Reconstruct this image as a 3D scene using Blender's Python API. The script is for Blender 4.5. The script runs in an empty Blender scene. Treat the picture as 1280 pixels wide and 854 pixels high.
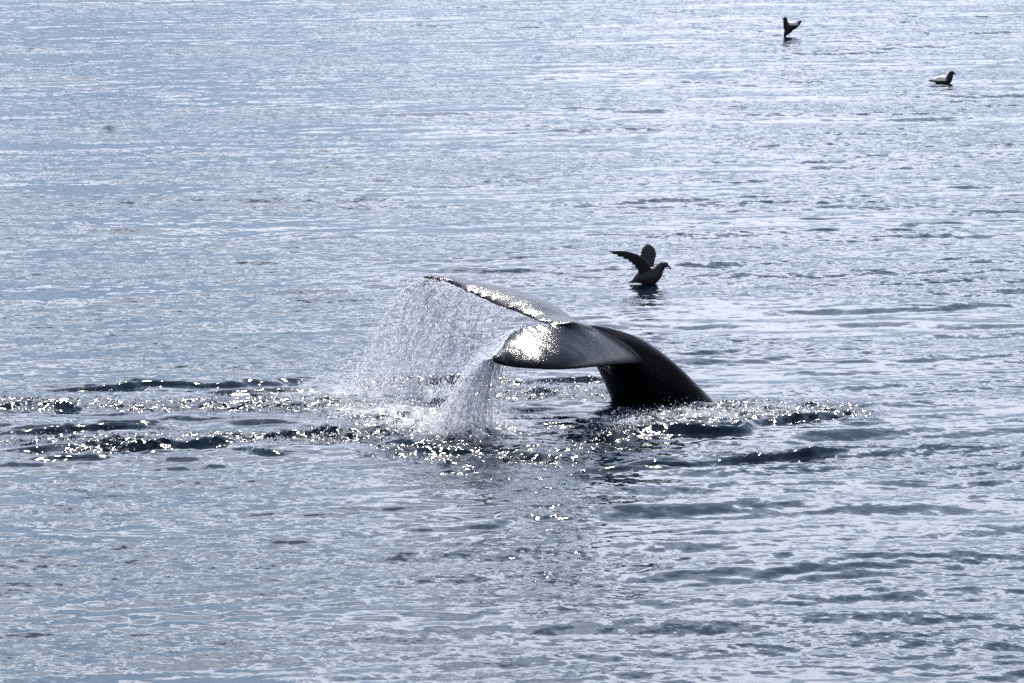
import bpy, bmesh, math, random
import numpy as np
from mathutils import Vector, noise as mnoise

R = math.radians
rng = np.random.default_rng(7)
random.seed(7)
scene = bpy.context.scene
col = scene.collection

# ------------------------------------------------------------------ camera
CAM_H = 5.9            # metres above the water: a boat's upper deck
FPX = 5600.0           # focal length in photograph pixels (1280 wide)
HOR = -310.0           # row of the horizon in the photograph
PITCH = math.atan((427 - HOR) / FPX)
cam_d = bpy.data.cameras.new('camera')
cam_d.sensor_width = 36.0
cam_d.lens = 36.0 * FPX / 1280.0
cam_d.clip_start = 0.5
cam_d.clip_end = 20000
cam = bpy.data.objects.new('camera', cam_d)
col.objects.link(cam)
cam.location = (0, 0, CAM_H)
cam.rotation_euler = (math.pi / 2 - PITCH, 0, 0)
scene.camera = cam

# ------------------------------------------------------------------ sky and sun
CLOUD_SEED = 13.2
SUN_EL, SUN_AZ = 48.5, 1.0          # azimuth from +Y, clockwise, degrees
world = bpy.data.worlds.new('World')
scene.world = world
world.use_nodes = True
wn, wl = world.node_tree.nodes, world.node_tree.links
wn.clear()
w_out = wn.new('ShaderNodeOutputWorld')
w_bg = wn.new('ShaderNodeBackground')
w_bg.inputs['Strength'].default_value = 0.10
w_sky = wn.new('ShaderNodeTexSky')
w_sky.sky_type = 'NISHITA'
w_sky.sun_disc = False
w_sky.sun_elevation = R(SUN_EL)
w_sky.sun_rotation = R(SUN_AZ)
w_sky.air_density = 1.0
w_sky.dust_density = 0.15
w_sky.ozone_density = 3.0
# broken cloud deck, mapped on a level sheet overhead so it crowds towards the horizon
w_tc = wn.new('ShaderNodeTexCoord')
w_sep = wn.new('ShaderNodeSeparateXYZ')
wl.new(w_tc.outputs['Generated'], w_sep.inputs[0])
w_z = wn.new('ShaderNodeMath'); w_z.operation = 'MAXIMUM'
wl.new(w_sep.outputs['Z'], w_z.inputs[0]); w_z.inputs[1].default_value = 0.03
w_div = wn.new('ShaderNodeVectorMath'); w_div.operation = 'DIVIDE'
w_cmb = wn.new('ShaderNodeCombineXYZ')
for i in range(3):
    wl.new(w_z.outputs[0], w_cmb.inputs[i])
wl.new(w_tc.outputs['Generated'], w_div.inputs[0])
wl.new(w_cmb.outputs[0], w_div.inputs[1])
w_n = wn.new('ShaderNodeTexNoise')
w_n.inputs['Scale'].default_value = 0.75
w_n.inputs['Detail'].default_value = 5
w_n.inputs['Roughness'].default_value = 0.55
w_n.inputs['Distortion'].default_value = 0.3
w_off = wn.new('ShaderNodeVectorMath'); w_off.operation = 'ADD'
w_off.inputs[1].default_value = (0, 0, CLOUD_SEED)
wl.new(w_div.outputs[0], w_off.inputs[0])
wl.new(w_off.outputs[0], w_n.inputs['Vector'])
w_r = wn.new('ShaderNodeMapRange')
w_r.inputs['From Min'].default_value = 0.38
w_r.inputs['From Max'].default_value = 0.53
w_r.inputs['To Min'].default_value = 0.07      # thin high veil
# cloud banks stand round the horizon, the sky overhead is clear
w_el = wn.new('ShaderNodeMapRange')
for k_, v_ in enumerate((0.45, 0.75, 0.0, 0.24)):
    w_el.inputs[k_ + 1].default_value = v_
wl.new(w_sep.outputs['Z'], w_el.inputs['Value'])
w_lo = wn.new('ShaderNodeMapRange')                # and leave a clear strip under their bases
for k_, v_ in enumerate((0.08, 0.19, 0.17, 0.0)):
    w_lo.inputs[k_ + 1].default_value = v_
wl.new(w_sep.outputs['Z'], w_lo.inputs['Value'])
w_sum = wn.new('ShaderNodeMath'); w_sum.operation = 'ADD'
wl.new(w_el.outputs[0], w_sum.inputs[0]); wl.new(w_lo.outputs[0], w_sum.inputs[1])
w_sub = wn.new('ShaderNodeMath'); w_sub.operation = 'SUBTRACT'
wl.new(w_n.outputs['Fac'], w_sub.inputs[0]); wl.new(w_sum.outputs[0], w_sub.inputs[1])
wl.new(w_sub.outputs[0], w_r.inputs['Value'])
# thin cloud scatters sunlight forward, so it is brighter round the sun's side of the sky
w_dot = wn.new('ShaderNodeVectorMath'); w_dot.operation = 'DOT_PRODUCT'
wl.new(w_tc.outputs['Generated'], w_dot.inputs[0])
w_dot.inputs[1].default_value = (math.sin(R(SUN_AZ)) * math.cos(R(SUN_EL)), math.cos(R(SUN_AZ)) * math.cos(R(SUN_EL)), math.sin(R(SUN_EL)))


def wmath(op, a, c):
    q = wn.new('ShaderNodeMath'); q.operation = op
    for k, v in enumerate((a, c)):
        if isinstance(v, (int, float)): q.inputs[k].default_value = v
        else: wl.new(v, q.inputs[k])
    return q.outputs[0]


fwd = wmath('POWER', wmath('MAXIMUM', w_dot.outputs['Value'], 0.0), 3.0)
w_cl = wn.new('ShaderNodeVectorMath'); w_cl.operation = 'SCALE'
w_cl.inputs[0].default_value = (0.96, 1.0, 1.17)
wl.new(wmath('ADD', wmath('MULTIPLY', fwd, 12.0), 11.0), w_cl.inputs['Scale'])
w_mix = wn.new('ShaderNodeMix'); w_mix.data_type = 'RGBA'
wl.new(w_r.outputs[0], w_mix.inputs['Factor'])
wl.new(w_cl.outputs[0], w_mix.inputs['B'])
# horizon haze
w_hz = wn.new('ShaderNodeMix'); w_hz.data_type = 'RGBA'
w_hz.inputs['B'].default_value = (1.5, 2.3, 4.3, 1)
wl.new(wmath('POWER', 2.718, wmath('MULTIPLY', wmath('ABSOLUTE', w_sep.outputs['Z'], 0.0), -3.0)), w_hz.inputs['Factor'])
wl.new(w_sky.outputs[0], w_hz.inputs['A'])
wl.new(w_hz.outputs['Result'], w_mix.inputs['A'])
wl.new(w_mix.outputs['Result'], w_bg.inputs['Color'])
wl.new(w_bg.outputs[0], w_out.inputs[0])

sun_d = bpy.data.lights.new('sun', 'SUN')
sun_d.energy = 5.0
sun_d.angle = R(0.53)
sun_d.color = (1.0, 0.95, 0.87)
sun = bpy.data.objects.new('sun', sun_d)
col.objects.link(sun)
_e, _a = R(SUN_EL), R(SUN_AZ)
to_sun = Vector((math.sin(_a) * math.cos(_e), math.cos(_a) * math.cos(_e), math.sin(_e)))
sun.rotation_euler = to_sun.to_track_quat('Z', 'Y').to_euler()
sun.location = to_sun * 60

scene.view_settings.view_transform = 'Standard'
scene.view_settings.look = 'None'
scene.view_settings.exposure = 0.46
scene.view_settings.gamma = 1.0
scene.render.engine = 'CYCLES'
scene.cycles.use_denoising = False
scene.cycles.max_bounces = 6
scene.cycles.sample_clamp_indirect = 6.0

# ------------------------------------------------------------------ helpers
cp, sp_ = math.cos(PITCH), math.sin(PITCH)


def ray(px, py):
    u, v = (px - 640) / FPX, (427 - py) / FPX
    return Vector((u, cp + v * sp_, -sp_ + v * cp))


def ground(px, py, z=0.0):
    d = ray(px, py)
    t = (z - CAM_H) / d.z
    return Vector((d.x * t, d.y * t, z))


def at(px, py, Y):
    d = ray(px, py)
    t = Y / d.y
    return Vector((d.x * t, Y, CAM_H + d.z * t))


def link(name, me, mat=None, parent=None):
    o = bpy.data.objects.new(name, me)
    col.objects.link(o)
    if mat:
        me.materials.append(mat)
    if parent:
        o.parent = parent
    return o


def tag(o, label=None, cat=None, group=None, kind=None):
    if label: o['label'] = label
    if cat: o['category'] = cat
    if group: o['group'] = group
    if kind: o['kind'] = kind
    return o


def mesh_np(name, verts, faces):
    """verts (n,3), faces (m,k) arrays, all faces the same size."""
    me = bpy.data.meshes.new(name)
    verts = np.ascontiguousarray(verts, dtype=np.float32)
    faces = np.ascontiguousarray(faces, dtype=np.int32)
    k = faces.shape[1]
    me.vertices.add(len(verts))
    me.vertices.foreach_set('co', verts.ravel())
    me.loops.add(faces.size)
    me.loops.foreach_set('vertex_index', faces.ravel())
    me.polygons.add(len(faces))
    me.polygons.foreach_set('loop_start', np.arange(len(faces), dtype=np.int32) * k)
    me.update(calc_edges=True)
    return me


def smooth(me):
    me.polygons.foreach_set('use_smooth', np.ones(len(me.polygons), dtype=bool))


def new_mat(name):
    m = bpy.data.materials.new(name)
    m.use_nodes = True
    return m, m.node_tree.nodes, m.node_tree.links, m.node_tree.nodes['Principled BSDF']


def catmull(pts, n):
    """n points along a Catmull-Rom curve through pts (each a tuple of floats)."""
    P = np.array(pts, dtype=float)
    P = np.vstack([2 * P[0] - P[1], P, 2 * P[-1] - P[-2]])
    m = len(P) - 3
    out = []
    for t in np.linspace(0, m, n):
        i = min(int(t), m - 1)
        f = t - i
        a, b, c, d = P[i:i + 4]
        out.append(0.5 * (2 * b + (c - a) * f + (2 * a - 5 * b + 4 * c - d) * f * f + (3 * b - a - 3 * c + d) * f ** 3))
    return np.array(out)


def loft(rings):
    """closed shell through rings of equal length (list of (k,3) arrays)."""
    k = len(rings[0])
    n = len(rings)
    V = np.vstack(rings + [rings[0].mean(0)[None], rings[-1].mean(0)[None]])
    F = []
    for i in range(n - 1):
        for j in range(k):
            j2 = (j + 1) % k
            F.append((i * k + j, i * k + j2, (i + 1) * k + j2, (i + 1) * k + j))
    c0, c1 = n * k, n * k + 1
    T = []
    for j in range(k):
        j2 = (j + 1) % k
        T.append((c0, j2, j))
        T.append((c1, (n - 1) * k + j, (n - 1) * k + j2))
    return V, F + T


def shells_to_object(name, shells, voxel, mat, parent=None, smooth_iter=2, smooth_fac=0.5):
    """joins closed shells into ONE continuous skin by voxel remeshing."""
    V, F, off = [], [], 0
    for v, f in shells:
        V += [tuple(p) for p in v]
        F += [tuple(i + off for i in q) for q in f]
        off += len(v)
    me = bpy.data.meshes.new(name)
    me.from_pydata(V, [], F)
    bm = bmesh.new(); bm.from_mesh(me)
    bmesh.ops.recalc_face_normals(bm, faces=bm.faces)
    bm.to_mesh(me); bm.free()
    o = link(name, me)
    r = o.modifiers.new('skin', 'REMESH'); r.mode = 'VOXEL'; r.voxel_size = voxel
    s = o.modifiers.new('smooth', 'SMOOTH'); s.factor = smooth_fac; s.iterations = smooth_iter
    dg = bpy.context.evaluated_depsgraph_get()
    dg.update()
    me2 = bpy.data.meshes.new_from_object(o.evaluated_get(dg))
    o.modifiers.clear()
    o.data = me2
    bpy.data.meshes.remove(me)
    me2.name = name
    smooth(me2)
    me2.materials.clear(); me2.materials.append(mat)
    if parent: o.parent = parent
    return o


# ------------------------------------------------------------------ sea
def wave_bank(n, lmin, lmax, theta0, spread, slope, seed, power=0.0):
    g = np.random.default_rng(seed)
    lam = np.exp(g.uniform(math.log(lmin), math.log(lmax), n))
    th = R(theta0) + g.normal(0, R(spread), n)
    k = 2 * math.pi / lam
    s = slope * math.sqrt(2.0 / n) * (lam / lmax) ** power
    return k * np.sin(th), k * np.cos(th), s / k, g.uniform(0, 2 * math.pi, n)


BANKS = {   # kx, ky, amplitude, phase: wind sea, almost long-crested along X
    'swell': wave_bank(14, 1.6, 4.5, 4, 12, 0.015, 1),
    'chop': wave_bank(70, 0.45, 1.5, -12, 15, 0.050, 2),
    'ripple': wave_bank(70, 0.16, 0.42, -20, 30, 0.056, 3),
}
CHURN = wave_bank(80, 0.13, 0.55, 0, 75, 0.36, 4)


def bank_eval(bank, x, y):
    h = np.zeros_like(x)
    for kx, ky, a, p in zip(*bank):
        h += a * np.sin(kx * x + ky * y + p)
    return h


def vnoise(x, y, seed):
    """smooth random field, about -1..1, wavelength about 1."""
    g = np.random.default_rng(seed)
    h = np.zeros_like(x)
    for i in range(10):
        th = g.uniform(0, 2 * math.pi); k = 2 * math.pi * g.uniform(0.5, 1.6)
        h += np.sin(k * (math.cos(th) * x + math.sin(th) * y) + g.uniform(0, 6.28))
    return h / 3.2


def seg_dist(x, y, pts):
    """distance to a polyline, signed offset along y, and position 0..1 along it."""
    best = np.full(x.shape, 1e9); sy = np.zeros_like(x); tt = np.zeros_like(x)
    n = len(pts) - 1
    for i in range(n):
        ax, ay = pts[i]; bx, by = pts[i + 1]
        dx, dy = bx - ax, by - ay
        t = np.clip(((x - ax) * dx + (y - ay) * dy) / (dx * dx + dy * dy), 0, 1)
        ex, ey = x - ax - t * dx, y - ay - t * dy
        d = np.hypot(ex, ey)
        m = d < best
        best = np.where(m, d, best); sy = np.where(m, ey, sy); tt = np.where(m, (i + t) / n, tt)
    return best, sy, tt


def gpts(pix):
    return [tuple(ground(px, py)[:2]) for px, py in pix]


# disturbed water: capsules along pixel paths on the water, (path, radius m, strength)
CHURN_ZONES = [
    ([(745, 541), (800, 528), (860, 521), (930, 517), (1030, 514)], 0.42, 1.0),
    ([(880, 505), (960, 506), (1020, 510)], 0.35, 0.55),
    ([(630, 492), (700, 490), (760, 492)], 0.42, 0.75),
    ([(390, 505), (460, 512), (520, 525), (560, 540)], 0.42, 0.95),
    ([(420, 540), (520, 546), (600, 540)], 0.35, 0.8),
    ([(0, 503), (150, 508), (300, 506), (400, 498)], 0.32, 0.7),
    ([(0, 552), (120, 550), (250, 546), (420, 545)], 0.30, 0.75),
    ([(520, 562), (640, 566), (740, 556)], 0.42, 0.55),
    ([(560, 590), (660, 592)], 0.45, 0.30),
    ([(500, 478), (600, 478)], 0.4, 0.6),
    ([(135, 560), (175, 560)], 0.26, 1.2),
    ([(535, 575), (580, 592)], 0.25, 0.5),
    ([(640, 570), (680, 578)], 0.3, 0.75),
    ([(715, 553), (740, 551)], 0.2, 1.0),
    ([(650, 610), (690, 640), (700, 770)], 0.25, 0.22),
]
# steep little wave fronts thrown out by the tail: (path, height m, half width m)
RIDGES = [
    ([(20, 490), (130, 484), (190, 481), (260, 484), (310, 477), (420, 478)], 0.075, 0.16),
    ([(150, 475), (205, 474)], 0.04, 0.12),
    ([(270, 492), (400, 489)], 0.05, 0.14),
    ([(0, 509), (60, 507), (120, 512)], 0.05, 0.14),
    ([(0, 541), (60, 536), (150, 533), (240, 535)], 0.06, 0.15),
    ([(0, 564), (90, 560), (200, 556), (300, 552)], 0.08, 0.16),
    ([(20, 576), (140, 575)], 0.04, 0.13),
    ([(190, 568), (300, 564), (385, 566)], 0.05, 0.13),
    ([(300, 545), (420, 540), (530, 552)], 0.07, 0.2),
    ([(520, 478), (600, 474)], 0.07, 0.16),
    ([(520, 505), (560, 508)], 0.09, 0.2),
    ([(630, 480), (700, 474), (770, 474)], 0.05, 0.14),
    ([(740, 545), (820, 540), (900, 537), (960, 528), (1010, 524)], 0.085, 0.15),
    ([(1010, 525), (1045, 518)], 0.05, 0.12),
    ([(500, 566), (600, 563), (700, 570)], 0.05, 0.14),
    ([(768, 513), (785, 517), (815, 519), (860, 513), (896, 503)], 0.08, 0.17),
    ([(790, 581), (860, 577), (950, 569), (1060, 563)], 0.10, 0.125),
    ([(690, 592), (760, 588), (830, 586)], 0.04, 0.11),
    ([(350, 678), (372, 676), (396, 678)], 0.018, 0.11),
    ([(85, 160), (150, 159)], 0.07, 0.3),
    ([(790, 627), (830, 625)], 0.03, 0.09),
    ([(700, 678), (800, 664)], 0.03, 0.09),
]
WAKE_AXIS = gpts([(-200, 524), (200, 526), (560, 527), (820, 522), (1050, 514)])
CH_G = [(gpts(p), r, s) for p, r, s in CHURN_ZONES]
RI_G = [(gpts(p), h * 0.62, w * 0.38) for p, h, w in RIDGES]


def churn_mask(x, y):
    m = np.zeros_like(x)
    for pts, r, s in CH_G:
        d, _, t = seg_dist(x, y, pts)
        m = np.maximum(m, s * np.exp(-(d / (1.2 * r)) ** 4))
    return m


def sea(x, y):
    """height of the sea surface and the churn mask at points (x, y)."""
    far = np.clip((130 - np.hypot(x, y - 20)) / 40, 0, 1)
    gust = np.clip(0.75 + 0.55 * vnoise(x / 5.0, y / 4.0, 11), 0.15, 1.6)
    h = bank_eval(BANKS['swell'], x, y)
    h += bank_eval(BANKS['chop'], x, y) * np.clip(1.0 + 0.22 * vnoise(x / 7.0, y / 6.0, 12), 0.5, 1.3)
    h += bank_eval(BANKS['ripple'], x, y) * gust
    h *= far
    m = churn_mask(x, y) * np.clip(0.8 + 0.45 * vnoise(x / 0.9, y / 0.9, 13), 0.4, 1.4)
    h += bank_eval(CHURN, x, y) * m
    xw = x + 0.10 * vnoise(x / 1.4, y / 1.0, 15)
    yw = y + 0.10 * vnoise(x / 1.4, y / 1.0, 16) + 0.015 * vnoise(x / 0.35, y / 0.25, 18)
    da, sy, t = seg_dist(xw, yw, WAKE_AXIS)
    env = np.exp(-(da / 1.25) ** 2) * np.clip(0.7 + 0.6 * vnoise(x / 1.6, y / 1.2, 20), 0.1, 1.5) * np.clip((1 - t) * 12, 0, 1)
    h += 0.014 * env * np.sin(2 * math.pi * (da / 0.62 + 0.35 * vnoise(x / 2.2, y / 1.5, 21)))
    h += 0.008 * env * np.sin(2 * math.pi * (da / 0.27 + 0.4 * vnoise(x / 1.5, y / 1.0, 22)))
    for pts, hh, w in RI_G:
        d, sy, t = seg_dist(xw, yw, pts)
        wob = 1 + 0.4 * vnoise(x / 1.1, y / 0.7, 14) + 0.15 * vnoise(x / 0.4, y / 0.3, 19)
        prof = np.exp(-(d / w) ** 2) - 0.45 * np.exp(-((d - 2.0 * w) / w) ** 2)
        end = np.clip(np.minimum(t, 1 - t) * 5 + 0.25, 0, 1)
        h += hh * wob * prof * end
    return h, m


def axis(*spans):
    out = []
    for a, b, s in spans:
        n = max(1, int(round((b - a) / s)))
        out.append(np.linspace(a, b, n, endpoint=False))
    return np.concatenate(out)


geo = np.cumsum(0.35 * 1.28 ** np.arange(37))
xs = axis((-15, -5.5, 0.11), (-5.5, 5.5, 0.042), (5.5, 15.0001, 0.11))
xs = np.concatenate([-15 - geo[::-1], xs, 15 + geo])
ys = axis((24, 46, 0.034), (46, 62, 0.055), (62, 118.001, 0.12))
ys = np.concatenate([24 - geo[::-1], ys, 118 + geo])
X, Y = np.meshgrid(xs, ys)
H, MASK = sea(X.ravel(), Y.ravel())
inside = (np.abs(X.ravel()) < 17) & (Y.ravel() > 20) & (Y.ravel() < 124)
H = np.where(inside, H, 0.0)
nx, ny = len(xs), len(ys)
idx = np.arange(nx * ny).reshape(ny, nx)
quads = np.stack([idx[:-1, :-1], idx[:-1, 1:], idx[1:, 1:], idx[1:, :-1]], -1).reshape(-1, 4)
sea_me = mesh_np('sea', np.stack([X.ravel(), Y.ravel(), H], -1), quads)
smooth(sea_me)
at_ = sea_me.attributes.new('churn', 'FLOAT', 'POINT')
at_.data.foreach_set('value', np.where(inside, MASK, 0).astype(np.float32))

FOAM = [([(430, 490), (520, 494)], 0.45, 0.7), ([(480, 512), (540, 530), (600, 538)], 0.35, 0.95), ([(575, 525), (650, 520)], 0.5, 0.45),
        ([(770, 528), (850, 519), (960, 514)], 0.3, 0.35)]
fo = np.zeros(nx * ny)
for pix, r_, s_ in FOAM:
    d_, _, _ = seg_dist(X.ravel(), Y.ravel(), gpts(pix))
    fo = np.maximum(fo, s_ * np.exp(-(d_ / r_) ** 2))
at_ = sea_me.attributes.new('foam', 'FLOAT', 'POINT')
at_.data.foreach_set('value', fo.astype(np.float32))

m_sea, n, l, b = new_mat('sea_water')
b.inputs['Base Color'].default_value = (0.006, 0.013, 0.022, 1)
b.inputs['IOR'].default_value = 1.333
tc = n.new('ShaderNodeTexCoord')
att = n.new('ShaderNodeAttribute'); att.attribute_name = 'churn'


def noise_node(scale_xyz, detail, rough, rot=0.0):
    mp = n.new('ShaderNodeMapping')
    mp.inputs['Scale'].default_value = scale_xyz
    mp.inputs['Rotation'].default_value = (0, 0, rot)
    l.new(tc.outputs['Object'], mp.inputs['Vector'])
    nz = n.new('ShaderNodeTexNoise')
    nz.inputs['Scale'].default_value = 1.0
    nz.inputs['Detail'].default_value = detail
    nz.inputs['Roughness'].default_value = rough
    l.new(mp.outputs[0], nz.inputs['Vector'])
    return nz.outputs['Fac']


def mathn(op, a, c):
    q = n.new('ShaderNodeMath'); q.operation = op
    for i, v in enumerate((a, c)):
        if isinstance(v, (int, float)): q.inputs[i].default_value = v
        else: l.new(v, q.inputs[i])
    return q.outputs[0]


def maprange(v, a, c, d, e):
    q = n.new('ShaderNodeMapRange')
    for i, x in enumerate((a, c, d, e)): q.inputs[i + 1].default_value = x
    l.new(v, q.inputs['Value'])
    return q.outputs[0]


def slope_field(scale_xyz, detail, rough, rot, kx, ky, fac):
    """two independent noises used as the x and y slope of ripples too fine for the mesh."""
    mp = n.new('ShaderNodeMapping')
    mp.inputs['Scale'].default_value = scale_xyz
    mp.inputs['Rotation'].default_value = (0, 0, rot)
    l.new(tc.outputs['Object'], mp.inputs['Vector'])
    nz = n.new('ShaderNodeTexNoise')
    nz.inputs['Scale'].default_value = 1.0
    nz.inputs['Detail'].default_value = detail
    nz.inputs['Roughness'].default_value = rough
    l.new(mp.outputs[0], nz.inputs['Vector'])
    sb = n.new('ShaderNodeVectorMath'); sb.operation = 'SUBTRACT'
    l.new(nz.outputs['Color'], sb.inputs[0]); sb.inputs[1].default_value = (0.5, 0.5, 0.5)
    mu = n.new('ShaderNodeVectorMath'); mu.operation = 'MULTIPLY'
    l.new(sb.outputs[0], mu.inputs[0]); mu.inputs[1].default_value = (kx, ky, 0)
    sc = n.new('ShaderNodeVectorMath'); sc.operation = 'SCALE'
    l.new(mu.outputs[0], sc.inputs[0]); l.new(fac, sc.inputs['Scale'])
    return sc.outputs[0]


def vadd(a, c):
    q = n.new('ShaderNodeVectorMath'); q.operation = 'ADD'
    l.new(a, q.inputs[0]); l.new(c, q.inputs[1])
    return q.outputs[0]


gusty = maprange(noise_node((0.16, 0.42, 1), 3.0, 0.55, 0.05), 0.38, 0.62, 0.22, 1.1)
ge = n.new('ShaderNodeNewGeometry')
fine = vadd(slope_field((5.5, 7.0, 5.0), 2.0, 0.6, 0.28, 0.42, 0.62, gusty),       # ripples of 5 to 20 cm
            slope_field((15.0, 17.0, 9.0), 2.0, 0.6, 0.4, 0.28, 0.42, gusty))
rough_w = slope_field((12, 13, 12), 3.0, 0.62, 0.0, 6.0, 6.0, att.outputs['Fac'])   # torn-up water
nm_ = n.new('ShaderNodeVectorMath'); nm_.operation = 'NORMALIZE'
l.new(vadd(ge.outputs['Normal'], vadd(fine, rough_w)), nm_.inputs[0])
l.new(nm_.outputs[0], b.inputs['Normal'])
l.new(maprange(att.outputs['Fac'], 0, 1, 0.06, 0.21), b.inputs['Roughness'])
# milky foam where the falling water lands
fa = n.new('ShaderNodeAttribute'); fa.attribute_name = 'foam'
foam_n = maprange(noise_node((9, 7, 9), 5.0, 0.65), 0.42, 0.62, 0.0, 1.0)
fd = n.new('ShaderNodeBsdfDiffuse'); fd.inputs['Color'].default_value = (0.80, 0.83, 0.87, 1)
fm = n.new('ShaderNodeMixShader')
l.new(mathn('MULTIPLY', foam_n, fa.outputs['Fac']), fm.inputs[0])
l.new(b.outputs[0], fm.inputs[1]); l.new(fd.outputs[0], fm.inputs[2])
l.new(fm.outputs[0], n['Material Output'].inputs['Surface'])
sea_o = link('sea', sea_me, m_sea)
tag(sea_o, 'rippled silvery blue sea around the whale', 'sea', kind='structure')

# ------------------------------------------------------------------ whale tail
m_whale, n, l, b = new_mat('wet_whale_skin')
tc = n.new('ShaderNodeTexCoord')
b.inputs['Base Color'].default_value = (0.004, 0.004, 0.005, 1)
b.inputs['Roughness'].default_value = 0.17
b.inputs['IOR'].default_value = 1.333
b.inputs['Specular IOR Level'].default_value = 0.36
wet = noise_node((60, 60, 60), 3.0, 0.6)
big = noise_node((7, 7, 7), 2.0, 0.5)
bump = n.new('ShaderNodeBump')
bump.inputs['Strength'].default_value = 1.0
bump.inputs['Distance'].default_value = 1.0
l.new(mathn('ADD', mathn('MULTIPLY', wet, 0.0032), mathn('MULTIPLY', big, 0.006)), bump.inputs['Height'])
l.new(bump.outputs[0], b.inputs['Normal'])

NEAR_LE = [(815, 456, 40.4), (785, 455, 39.75), (755, 457, 39.25), (722, 460, 38.82), (690, 461, 38.63), (655, 459, 38.57), (632, 456, 38.54), (619, 452, 38.48)]
NEAR_TE = [(728, 406, 39.72), (705, 402.5, 39.5), (688, 403, 39.44), (668, 406, 39.37), (650, 412, 39.26), (635, 422, 39.1), (627, 435, 38.82), (617, 448, 38.5)]
FAR_LE = [(795, 442, 40.1), (762, 425, 40.25), (728, 409.5, 40.55), (690, 383, 40.95), (645, 365, 41.3), (595, 355.5, 41.55), (555, 350, 41.65), (530, 346.5, 41.6)]
FAR_TE = [(735, 409, 39.85), (700, 403.5, 40.0), (674, 401, 40.15), (645, 390, 40.4), (617, 380, 40.7), (588, 366, 41.0), (560, 354, 41.35), (529, 348, 41.56)]


def fluke(le_px, te_px, tmax, tmin, camber, seed, blunt, jag, ns=110, nc=20):
    le = catmull([tuple(at(*p)) for p in le_px], ns)
    te = catmull([tuple(at(*p)) for p in te_px], ns)
    rings = []
    for i in range(ns):
        s = i / (ns - 1)
        L, T = Vector(le[i]), Vector(te[i])
        c = T - L
        # scalloped trailing edge
        ser = c.normalized() * (0.030 * mnoise.noise((s * 16, seed, 0)) + 0.026 * mnoise.noise((s * 42, seed, 3))) * min(1, s * 4) * jag
        i2, i1 = min(i + 1, ns - 1), max(i - 1, 0)
        span = Vector(le[i2] + te[i2] - le[i1] - te[i1])
        nrm = c.cross(span)
        if nrm.z < 0: nrm = -nrm
        nrm.normalize()
        th = (tmin + (tmax - tmin) * (1 - s) ** 1.3)
        if s > 0.93: th *= max(0.5, 1 - (s - 0.93) / 0.14)
        ring = []
        for j in range(nc * 2):
            a = math.pi * 2 * j / (nc * 2)
            u = 0.5 - 0.5 * math.cos(a)                 # 0 at the leading, 1 at the trailing edge
            prof = 1.48 * math.sqrt(max(u, 0)) * (1 - u) ** 0.9 + blunt * math.sqrt(max(0, u * (1 - u)))
            side = 1 if math.sin(a) >= 0 else -1
            up = camber * c.length * 4 * u * (1 - u)
            lump = 0.003 * mnoise.noise((L + c * u) * 6.0)
            ring.append(L + c * u + ser * u ** 8 + nrm * (side * th * prof + up + lump))
        rings.append(np.array([tuple(p) for p in ring]))
    return loft(rings)


def section(left, right, Yc, depth, k=28):
    """cross-section of the tail stock: silhouette points in pixels, half depth in metres."""
    A, B = at(left[0], left[1], Yc), at(right[0], right[1], Yc)
    c, h = (A + B) / 2, (B - A) / 2
    ring = []
    for j in range(k):
        a = 2 * math.pi * j / k
        ca, sa = math.cos(a), math.sin(a)
        w = depth * (1.0 - 0.35 * max(0, ca) - 0.1 * max(0, -ca))     # keeled towards the back
        ring.append(c + h * ca + Vector((0, 1, 0)) * w * sa)
    return np.array([tuple(p) for p in ring])


stock_keys = [
    ((800, 640), (1000, 610), 41.2, 0.46), ((784, 560), (948, 558), 40.95, 0.38), ((766, 508), (892, 501), 40.7, 0.32),
    ((759, 488), (873, 482), 40.58, 0.28), ((751, 470), (852, 461), 40.43, 0.25), ((744, 457), (831, 443), 40.28, 0.22),
    ((735, 446), (803, 424), 40.13, 0.21), ((722, 433), (774, 413), 39.98, 0.19), ((708, 421), (747, 407), 39.85, 0.13),
    ((702, 412), (724, 406), 39.75, 0.06)]
keys = catmull([(a[0], a[1], c[0], c[1], y, d) for a, c, y, d in stock_keys], 46)
stock = loft([section(k[0:2], k[2:4], k[4], k[5]) for k in keys])
ridge = loft([np.array([tuple(at(px, py, yy) + Vector((0, math.cos(a) * r * 1.3, math.sin(a) * r))) for a in np.linspace(0, 2 * math.pi, 14, endpoint=False)])
              for px, py, yy, r in catmull([(686, 407, 39.42, 0.012), (700, 408, 39.45, 0.034), (718, 408.5, 39.52, 0.045), (735, 412, 39.65, 0.034), (748, 415, 39.75, 0.014)], 20)])
whale = shells_to_object('whale_tail', [
    stock, ridge,
    fluke(NEAR_LE, NEAR_TE, 0.10, 0.05, 0.0, 1.5, 0.32, 1.7),
    fluke(FAR_LE, FAR_TE, 0.068, 0.034, 0.03, 7.5, 0.75, 1.2)], 0.011, m_whale, smooth_iter=4)
tag(whale, 'wet black whale tail with both flukes raised clear of the sea, streaming water', 'whale')

# ------------------------------------------------------------------ seabirds
m_bird, n, l, b = new_mat('dark_seabird_plumage')
tc = n.new('ShaderNodeTexCoord')
b.inputs['Roughness'].default_value = 0.55
b.inputs['Specular IOR Level'].default_value = 0.3
cr = n.new('ShaderNodeValToRGB')
cr.color_ramp.elements[0].position = 0.35; cr.color_ramp.elements[0].color = (0.012, 0.012, 0.014, 1)
cr.color_ramp.elements[1].position = 0.70; cr.color_ramp.elements[1].color = (0.036, 0.033, 0.032, 1)
l.new(noise_node((40, 40, 90), 3, 0.6), cr.inputs['Fac'])
l.new(cr.outputs[0], b.inputs['Base Color'])

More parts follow.
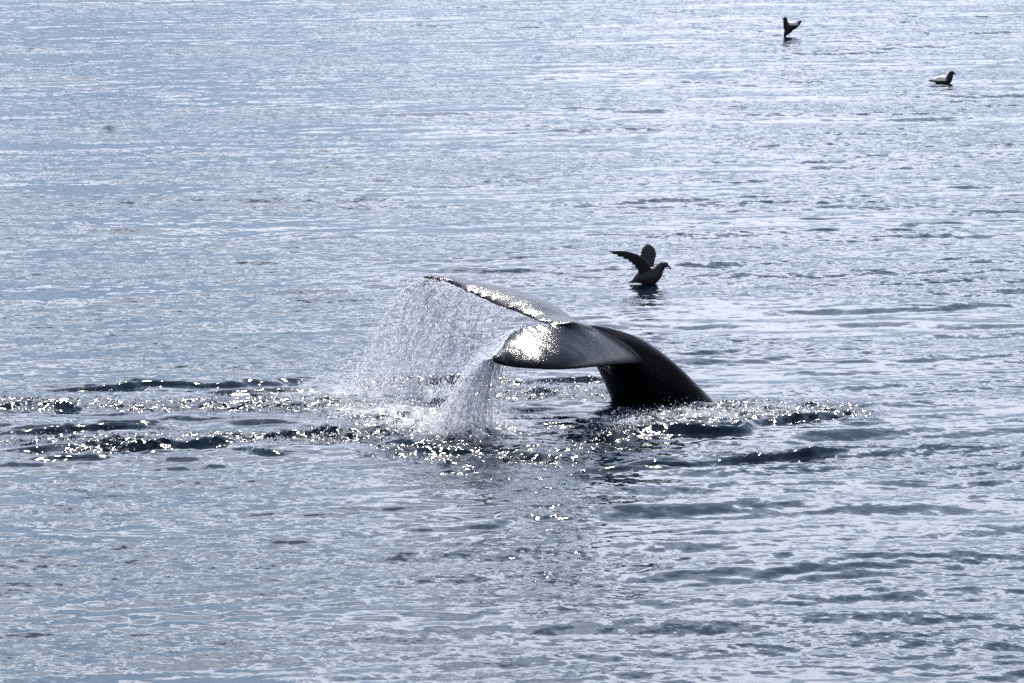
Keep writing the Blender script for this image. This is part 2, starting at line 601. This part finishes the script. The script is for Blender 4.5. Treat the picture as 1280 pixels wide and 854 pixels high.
m_pale, n, l, b = new_mat('pale_backed_seabird_plumage')
b.inputs['Roughness'].default_value = 0.6
b.inputs['Specular IOR Level'].default_value = 0.2
at_n = n.new('ShaderNodeAttribute'); at_n.attribute_name = 'pale'
mx = n.new('ShaderNodeMix'); mx.data_type = 'RGBA'
mx.inputs['A'].default_value = (0.022, 0.019, 0.019, 1)
mx.inputs['B'].default_value = (0.80, 0.77, 0.70, 1)
l.new(at_n.outputs['Fac'], mx.inputs['Factor'])
l.new(mx.outputs['Result'], b.inputs['Base Color'])

m_bill, n, l, b = new_mat('dark_horn')
b.inputs['Base Color'].default_value = (0.03, 0.025, 0.02, 1)
b.inputs['Roughness'].default_value = 0.4


def tube(path, k=16):
    """path rows: x, y, z, half width (y), half height; closed shell along it."""
    P = catmull(path, 6 * len(path))
    rings = []
    for i in range(len(P)):
        c = Vector(P[i][:3])
        d = Vector(P[min(i + 1, len(P) - 1)][:3]) - Vector(P[max(i - 1, 0)][:3])
        d.normalize()
        side = Vector((0, 1, 0))
        if abs(d.y) > 0.8: side = Vector((1, 0, 0))
        up = side.cross(d); up.normalize()
        side = d.cross(up)
        rings.append(np.array([tuple(c + side * max(0.003, P[i][3]) * math.cos(2 * math.pi * j / k)
                                     + up * max(0.003, P[i][4]) * math.sin(2 * math.pi * j / k)) for j in range(k)]))
    return loft(rings)


def wing(le, te, th):
    """flat tapering wing between a leading and a trailing curve."""
    A, B = catmull(le, 26), catmull(te, 26)
    rings = []
    for i in range(26):
        L, T = Vector(A[i]), Vector(B[i])
        c = T - L
        T = T + c.normalized() * 0.010 * (1.0 if i % 3 else -0.5) * min(1, i / 8)      # feather tips
        c = T - L
        s = (Vector(A[min(i + 1, 25)]) - Vector(A[max(i - 1, 0)]))
        nr = c.cross(s); nr.normalize()
        t = th * (1 - 0.7 * i / 25)
        ring = []
        for j in range(14):
            a = 2 * math.pi * j / 14
            u = 0.5 - 0.5 * math.cos(a)
            ring.append(tuple(L + c * u + nr * t * math.sin(a) * (1.1 - 0.6 * u)))
        rings.append(np.array(ring))
    return loft(rings)


def bird(shells, loc, rz, mat, label, bill, feet=(), pale=None):
    root = bpy.data.objects.new('seabird', None)
    root.empty_display_size = 0.2
    col.objects.link(root)
    root.location = loc
    root.rotation_euler = (0, 0, rz)
    body = shells_to_object('body', shells, 0.0065, mat, root, 2)
    if pale:
        co = np.empty(len(body.data.vertices) * 3, dtype=np.float32)
        body.data.vertices.foreach_get('co', co)
        co = co.reshape(-1, 3)
        a = body.data.attributes.new('pale', 'FLOAT', 'POINT')
        a.data.foreach_set('value', pale(co).astype(np.float32))
    for nm, sh in [('bill', bill)] + [('foot', f) for f in feet]:
        v, f = sh
        me = bpy.data.meshes.new(nm)
        me.from_pydata([tuple(p) for p in v], [], f)
        smooth(me)
        link(nm, me, m_bill, root)
    tag(root, label, 'seabird', 'dark seabirds on the water')
    return root


# the bird beyond the flukes, running up off the water with both wings lifted (faces +X)
body1 = tube([(-0.17, 0, 0.03, 0.02, 0.008), (-0.12, 0, 0.045, 0.045, 0.022), (-0.07, 0, 0.07, 0.06, 0.055), (0.0, 0, 0.09, 0.078, 0.092),
              (0.075, 0, 0.105, 0.08, 0.105), (0.135, 0, 0.14, 0.062, 0.082), (0.175, 0, 0.185, 0.045, 0.052),
              (0.21, 0, 0.222, 0.042, 0.043), (0.243, 0, 0.226, 0.036, 0.036), (0.265, 0, 0.214, 0.018, 0.018)])
far_w = wing([(0.11, 0.03, 0.17), (0.125, 0.10, 0.26), (0.145, 0.16, 0.34), (0.11, 0.21, 0.41), (0.06, 0.24, 0.44)],
             [(-0.05, 0.03, 0.14), (-0.045, 0.10, 0.25), (-0.035, 0.16, 0.34), (-0.01, 0.21, 0.40), (0.03, 0.24, 0.435)], 0.018)
near_w = wing([(0.10, -0.03, 0.16), (0.04, -0.10, 0.27), (-0.04, -0.18, 0.345), (-0.14, -0.25, 0.395), (-0.27, -0.32, 0.425), (-0.40, -0.38, 0.425)],
              [(-0.06, -0.03, 0.08), (-0.07, -0.10, 0.17), (-0.125, -0.18, 0.25), (-0.19, -0.25, 0.31), (-0.30, -0.32, 0.365), (-0.395, -0.38, 0.412)], 0.018)
bill1 = tube([(0.25, 0, 0.222, 0.014, 0.015), (0.278, 0, 0.208, 0.010, 0.011), (0.292, 0, 0.194, 0.007, 0.009), (0.297, 0, 0.176, 0.003, 0.004)], 10)
legs1 = [tube([(0.02, s * 0.03, 0.02, 0.008, 0.008), (0.05, s * 0.03, 0.0, 0.007, 0.007), (0.11, s * 0.03, 0.012, 0.012, 0.005), (0.16, s * 0.035, 0.004, 0.014, 0.004)], 8) for s in (-1, 1)]
g1 = ground(805, 354)
bird([body1, far_w, near_w], (g1.x, g1.y, -0.022), 0.0, m_bird,
     'dark seabird with both wings lifted, pattering on the water beyond the whale', bill1, legs1)

# the bird with its half-open wings swept up behind (faces -X)
body2 = tube([(0.235, 0, 0.305, 0.025, 0.010), (0.17, 0, 0.26, 0.05, 0.045), (0.08, 0, 0.215, 0.07, 0.078), (0.0, 0, 0.20, 0.08, 0.10),
              (-0.065, 0, 0.19, 0.065, 0.095), (-0.10, 0, 0.25, 0.05, 0.058), (-0.112, 0, 0.31, 0.045, 0.048), (-0.115, 0, 0.365, 0.042, 0.042), (-0.112, 0, 0.40, 0.022, 0.02)])
keel2 = tube([(-0.02, 0, 0.15, 0.06, 0.08), (-0.07, 0, 0.09, 0.045, 0.07), (-0.11, 0, 0.03, 0.028, 0.036), (-0.125, 0, -0.04, 0.018, 0.024)])
wings2 = [wing([(-0.05, s * 0.06, 0.28), (0.04, s * 0.085, 0.29), (0.14, s * 0.07, 0.305), (0.235, s * 0.04, 0.325)],
               [(0.01, s * 0.06, 0.14), (0.08, s * 0.08, 0.165), (0.16, s * 0.07, 0.23), (0.235, s * 0.04, 0.30)], 0.02) for s in (-1, 1)]
bill2 = tube([(-0.14, 0, 0.375, 0.012, 0.013), (-0.17, 0, 0.365, 0.009, 0.010), (-0.185, 0, 0.35, 0.004, 0.005)], 10)
g2 = ground(988, 45)
bird([body2, keel2] + wings2, (g2.x, g2.y, 0.0), R(12), m_pale,
     'dark seabird rearing up upright on the water with wings half folded behind', bill2,
     pale=lambda c: np.clip((c[:, 2] - 0.215) * 25, 0, 1) * np.clip((c[:, 0] + 0.06) * 30, 0, 1) * np.clip((0.15 - c[:, 0]) * 30, 0, 1))

# the bird sitting on the water (faces +X)
body3 = tube([(-0.26, 0, 0.045, 0.03, 0.008), (-0.19, 0, 0.05, 0.05, 0.024), (-0.11, 0, 0.06, 0.08, 0.062), (-0.01, 0, 0.06, 0.09, 0.09),
              (0.07, 0, 0.07, 0.075, 0.085), (0.11, 0, 0.11, 0.055, 0.065), (0.13, 0, 0.155, 0.048, 0.05), (0.145, 0, 0.185, 0.048, 0.05),
              (0.17, 0, 0.195, 0.04, 0.042), (0.197, 0, 0.185, 0.018, 0.018)])
fold3 = [wing([(0.05, s * 0.08, 0.115), (-0.06, s * 0.09, 0.13), (-0.17, s * 0.055, 0.085), (-0.27, s * 0.015, 0.058)],
              [(0.04, s * 0.088, 0.045), (-0.06, s * 0.097, 0.05), (-0.17, s * 0.06, 0.05), (-0.265, s * 0.018, 0.048)], 0.014) for s in (-1, 1)]
bill3 = tube([(0.185, 0, 0.188, 0.013, 0.014), (0.213, 0, 0.18, 0.009, 0.010), (0.228, 0, 0.166, 0.004, 0.005)], 10)
g3 = ground(1179, 103)
bird([body3] + fold3, (g3.x, g3.y, -0.025), R(-14), m_pale,
     'dark headed seabird with pale back sitting low on the water, wings folded', bill3,
     pale=lambda c: np.clip((c[:, 2] - 0.045) * 40, 0, 1) * np.clip((0.075 - c[:, 0]) * 30, 0, 1) * np.clip((c[:, 0] + 0.20) * 30, 0, 1))

# ------------------------------------------------------------------ water thrown off the flukes
m_spray, n, l, b = new_mat('spray_drops')
n.remove(b)
out = n['Material Output']
df = n.new('ShaderNodeBsdfDiffuse'); df.inputs['Color'].default_value = (0.93, 0.94, 0.97, 1)
tr = n.new('ShaderNodeBsdfTranslucent'); tr.inputs['Color'].default_value = (0.93, 0.94, 0.97, 1)
mx1 = n.new('ShaderNodeMixShader'); mx1.inputs[0].default_value = 0.62
l.new(df.outputs[0], mx1.inputs[1]); l.new(tr.outputs[0], mx1.inputs[2])
gl = n.new('ShaderNodeBsdfGlass'); gl.inputs['IOR'].default_value = 1.33; gl.inputs['Roughness'].default_value = 0.05
mx2 = n.new('ShaderNodeMixShader'); mx2.inputs[0].default_value = 0.12
l.new(mx1.outputs[0], mx2.inputs[1]); l.new(gl.outputs[0], mx2.inputs[2])
l.new(mx2.outputs[0], out.inputs['Surface'])

OCT_V = np.array([(1, 0, 0), (-1, 0, 0), (0, 1, 0), (0, -1, 0), (0, 0, 1), (0, 0, -1)], float)
OCT_F = np.array([(0, 2, 4), (2, 1, 4), (1, 3, 4), (3, 0, 4), (2, 0, 5), (1, 2, 5), (3, 1, 5), (0, 3, 5)])


def drops(name, P, rad, stretch, label):
    """one object of many water drops; stretch: per-drop (n,3) vector that draws the drop out."""
    N = len(P)
    base = OCT_V[None] * rad[:, None, None]
    nrm = np.linalg.norm(stretch, axis=1, keepdims=True) + 1e-9
    d = stretch / nrm
    along = (base * d[:, None, :]).sum(-1, keepdims=True)
    V = P[:, None, :] + base + d[:, None, :] * along * (nrm[:, None, :] / rad[:, None, None])
    F = OCT_F[None] + (np.arange(N) * 6)[:, None, None]
    me = mesh_np(name, V.reshape(-1, 3), F.reshape(-1, 3))
    smooth(me)
    o = link(name, me, m_spray)
    tag(o, label, 'spray', kind='stuff')
    return o


def fall(te_px, n, s_lo, s_hi, v_lo, v_hi, tmax, up=0.25, bias=1.0, jets=60, s_pow=1.0, jet_part=0.65):
    """drops that left the trailing edge up to tmax seconds ago and fell freely."""
    te = catmull([tuple(at(*p)) for p in te_px], 600)
    span = lambda k: s_lo + (s_hi - s_lo) * rng.random(k) ** s_pow
    js, jv = span(jets), rng.uniform(v_lo, v_hi, jets)
    jw = rng.random(jets) ** 2 + 0.05
    j = rng.choice(jets, n, p=jw / jw.sum())
    pick = rng.random(n) < jet_part
    s = np.clip(np.where(pick, js[j] + rng.normal(0, 0.0018, n), span(n)), 0, 1)
    p0 = te[(s * 599).astype(int)]
    t = tmax * rng.random(n) ** bias
    vx = np.where(pick, jv[j] + rng.normal(0, 0.025, n), rng.uniform(v_lo, v_hi, n))
    sp = np.where(pick, 0.12, 1.0)
    v = np.stack([-vx, -0.15 + sp * rng.normal(0, 0.25, n), up + sp * rng.normal(0, 0.22, n)], -1)
    P = p0 + v * t[:, None]
    P[:, 2] -= 4.9 * t * t
    vel = v.copy(); vel[:, 2] -= 9.8 * t
    keep = P[:, 2] > 0.0
    return P[keep], vel[keep]


def radii(n, lo, hi):
    r = lo + (hi - lo) * rng.random(n) ** 5
    return np.where(rng.random(n) < 0.012, rng.uniform(hi, hi * 1.7, n), r)


P, V = fall(FAR_TE, 14000, 0.2, 1.0, 0.25, 1.75, 0.47, 0.1, 0.75, 110, 0.42, 0.72)
drops('spray_curtain', P, radii(len(P), 0.0011, 0.0105), V * 0.0035, 'curtain of fine white spray falling from the far fluke')
P, V = fall(NEAR_TE, 10000, 0.5, 1.0, 0.35, 1.6, 0.40, 0.0, 0.8, 60, 0.7, 0.75)
drops('spray_cascade', P, radii(len(P), 0.0014, 0.0100), V * 0.0045, 'dense white cascade of spray pouring off the near fluke tip')


def strands(name, te_px, cnt, s_lo, s_hi, v_lo, v_hi, t_lo, t_hi, r_lo, r_hi, s_pow, label):
    """unbroken strings of water still hanging from the trailing edge."""
    te = catmull([tuple(at(*p)) for p in te_px], 600)
    VV, FF, off = [], [], 0
    for _ in range(cnt):
        s0 = s_lo + (s_hi - s_lo) * random.random() ** s_pow
        p0 = te[int(s0 * 599)]
        v = np.array([-random.uniform(v_lo, v_hi), random.gauss(-0.1, 0.08), random.gauss(0.0, 0.08)])
        t1 = random.uniform(t_lo, t_hi)
        r0 = random.uniform(r_lo, r_hi)
        m, ph = 14, random.random() * 9
        for i in range(m + 1):
            t = t1 * i / m
            c = p0 + v * t + np.array([0, 0, -4.9 * t * t]) + 0.006 * np.array([math.sin(ph + i), 0, 0])
            r = r0 * (1 - 0.75 * i / m) * (0.75 + 0.5 * random.random())
            for q in range(4):
                a = math.pi / 2 * q
                VV.append(c + np.array([math.cos(a) * r, math.sin(a) * r, 0]))
            if i:
                for q in range(4):
                    q2 = (q + 1) % 4
                    FF.append((off + (i - 1) * 4 + q, off + (i - 1) * 4 + q2, off + i * 4 + q2, off + i * 4 + q))
        off += 4 * (m + 1)
    me = mesh_np(name, np.array(VV), np.array(FF))
    smooth(me)
    tag(link(name, me, m_strand), label, 'spray', kind='stuff')


m_strand, n, l, b = new_mat('water_strings')
b.inputs['Base Color'].default_value = (0.92, 0.95, 1.0, 1)
b.inputs['Roughness'].default_value = 0.08
b.inputs['IOR'].default_value = 1.33
b.inputs['Transmission Weight'].default_value = 0.3
strands('water_strings', FAR_TE, 190, 0.15, 1.0, 0.35, 1.3, 0.10, 0.34, 0.0015, 0.0042, 0.8, 'thin strings of water dripping from the far fluke edge')
strands('water_stream', NEAR_TE, 220, 0.5, 1.0, 0.35, 1.5, 0.12, 0.34, 0.0018, 0.006, 0.8, 'ropes of water streaming off the near fluke tip')


def sheet(name, te_px, s_lo, s_hi, v_lo, v_hi, tmax, thr, seed, label):
    """ragged film of water still joined to the trailing edge, torn open as it falls."""
    te = catmull([tuple(at(*p)) for p in te_px], 600)
    ns, nt = 220, 36
    V = np.zeros((ns, nt, 3)); keep = np.zeros((ns, nt), bool)
    for i in range(ns):
        u = i / (ns - 1)
        p0 = te[int((s_lo + (s_hi - s_lo) * u) * 599)]
        vx = v_lo + (v_hi - v_lo) * (0.5 + 0.5 * mnoise.noise((u * 9, seed, 0))) + 0.1 * mnoise.noise((u * 40, seed, 4))
        for k in range(nt):
            t = tmax * k / (nt - 1)
            V[i, k] = p0 + np.array([-vx * t, -0.12 * t + 0.02 * mnoise.noise((u * 25, k * 0.2, seed)), -4.9 * t * t])
            keep[i, k] = mnoise.noise((u * 34, k * 0.16, seed)) + 0.5 * mnoise.noise((u * 90, k * 0.3, seed)) > thr - 0.55 + 1.05 * k / (nt - 1)
    idx_ = np.arange(ns * nt).reshape(ns, nt)
    Q = np.stack([idx_[:-1, :-1], idx_[1:, :-1], idx_[1:, 1:], idx_[:-1, 1:]], -1)[keep[:-1, :-1]]
    me = mesh_np(name, V.reshape(-1, 3), Q)
    smooth(me)
    o = link(name, me, m_strand)
    so = o.modifiers.new('film', 'SOLIDIFY'); so.thickness = 0.004; so.offset = 0
    tag(o, label, 'spray', kind='stuff')


sheet('water_fall', NEAR_TE, 0.55, 1.0, 0.5, 1.4, 0.34, 0.34, 8.4, 'torn falling sheet of water under the near fluke tip')

# splashes where that water lands, and droplets tossed up over the churned patches
SPL = [([(545, 538), (600, 532)], 0.25, 0.22, 5500), ([(420, 486), (500, 490)], 0.4, 0.22, 3800), ([(470, 508), (560, 536)], 0.25, 0.10, 2600),
       ([(560, 520), (640, 515)], 0.4, 0.12, 1400), ([(750, 539), (800, 527), (900, 517), (1030, 512)], 0.22, 0.05, 2600),
       ([(380, 505), (520, 540)], 0.3, 0.05, 1800), ([(0, 503), (400, 500)], 0.15, 0.04, 900), ([(0, 552), (420, 546)], 0.15, 0.04, 1200),
       ([(640, 490), (760, 490)], 0.25, 0.05, 900)]
PP, RR = [], []
for path, wd, ht, cnt in SPL:
    g = np.array(gpts(path))
    t = rng.uniform(0, len(g) - 1, cnt)
    i = np.minimum(t.astype(int), len(g) - 2); f = (t - i)[:, None]
    q = g[i] * (1 - f) + g[i + 1] * f + rng.normal(0, 1, (cnt, 2)) * np.array([wd * 0.5, wd])
    z = rng.exponential(ht * 0.45, cnt)
    hh, _ = sea(q[:, 0], q[:, 1])
    PP.append(np.column_stack([q, hh + z + 0.003])); RR.append(radii(cnt, 0.0018, 0.008))
PP = np.vstack(PP); RR = np.concatenate(RR)
drops('splash_drops', PP, RR, np.tile(np.array([[0, 0, 0.002]]), (len(PP), 1)), 'white splash drops scattered over the churned water around the whale')
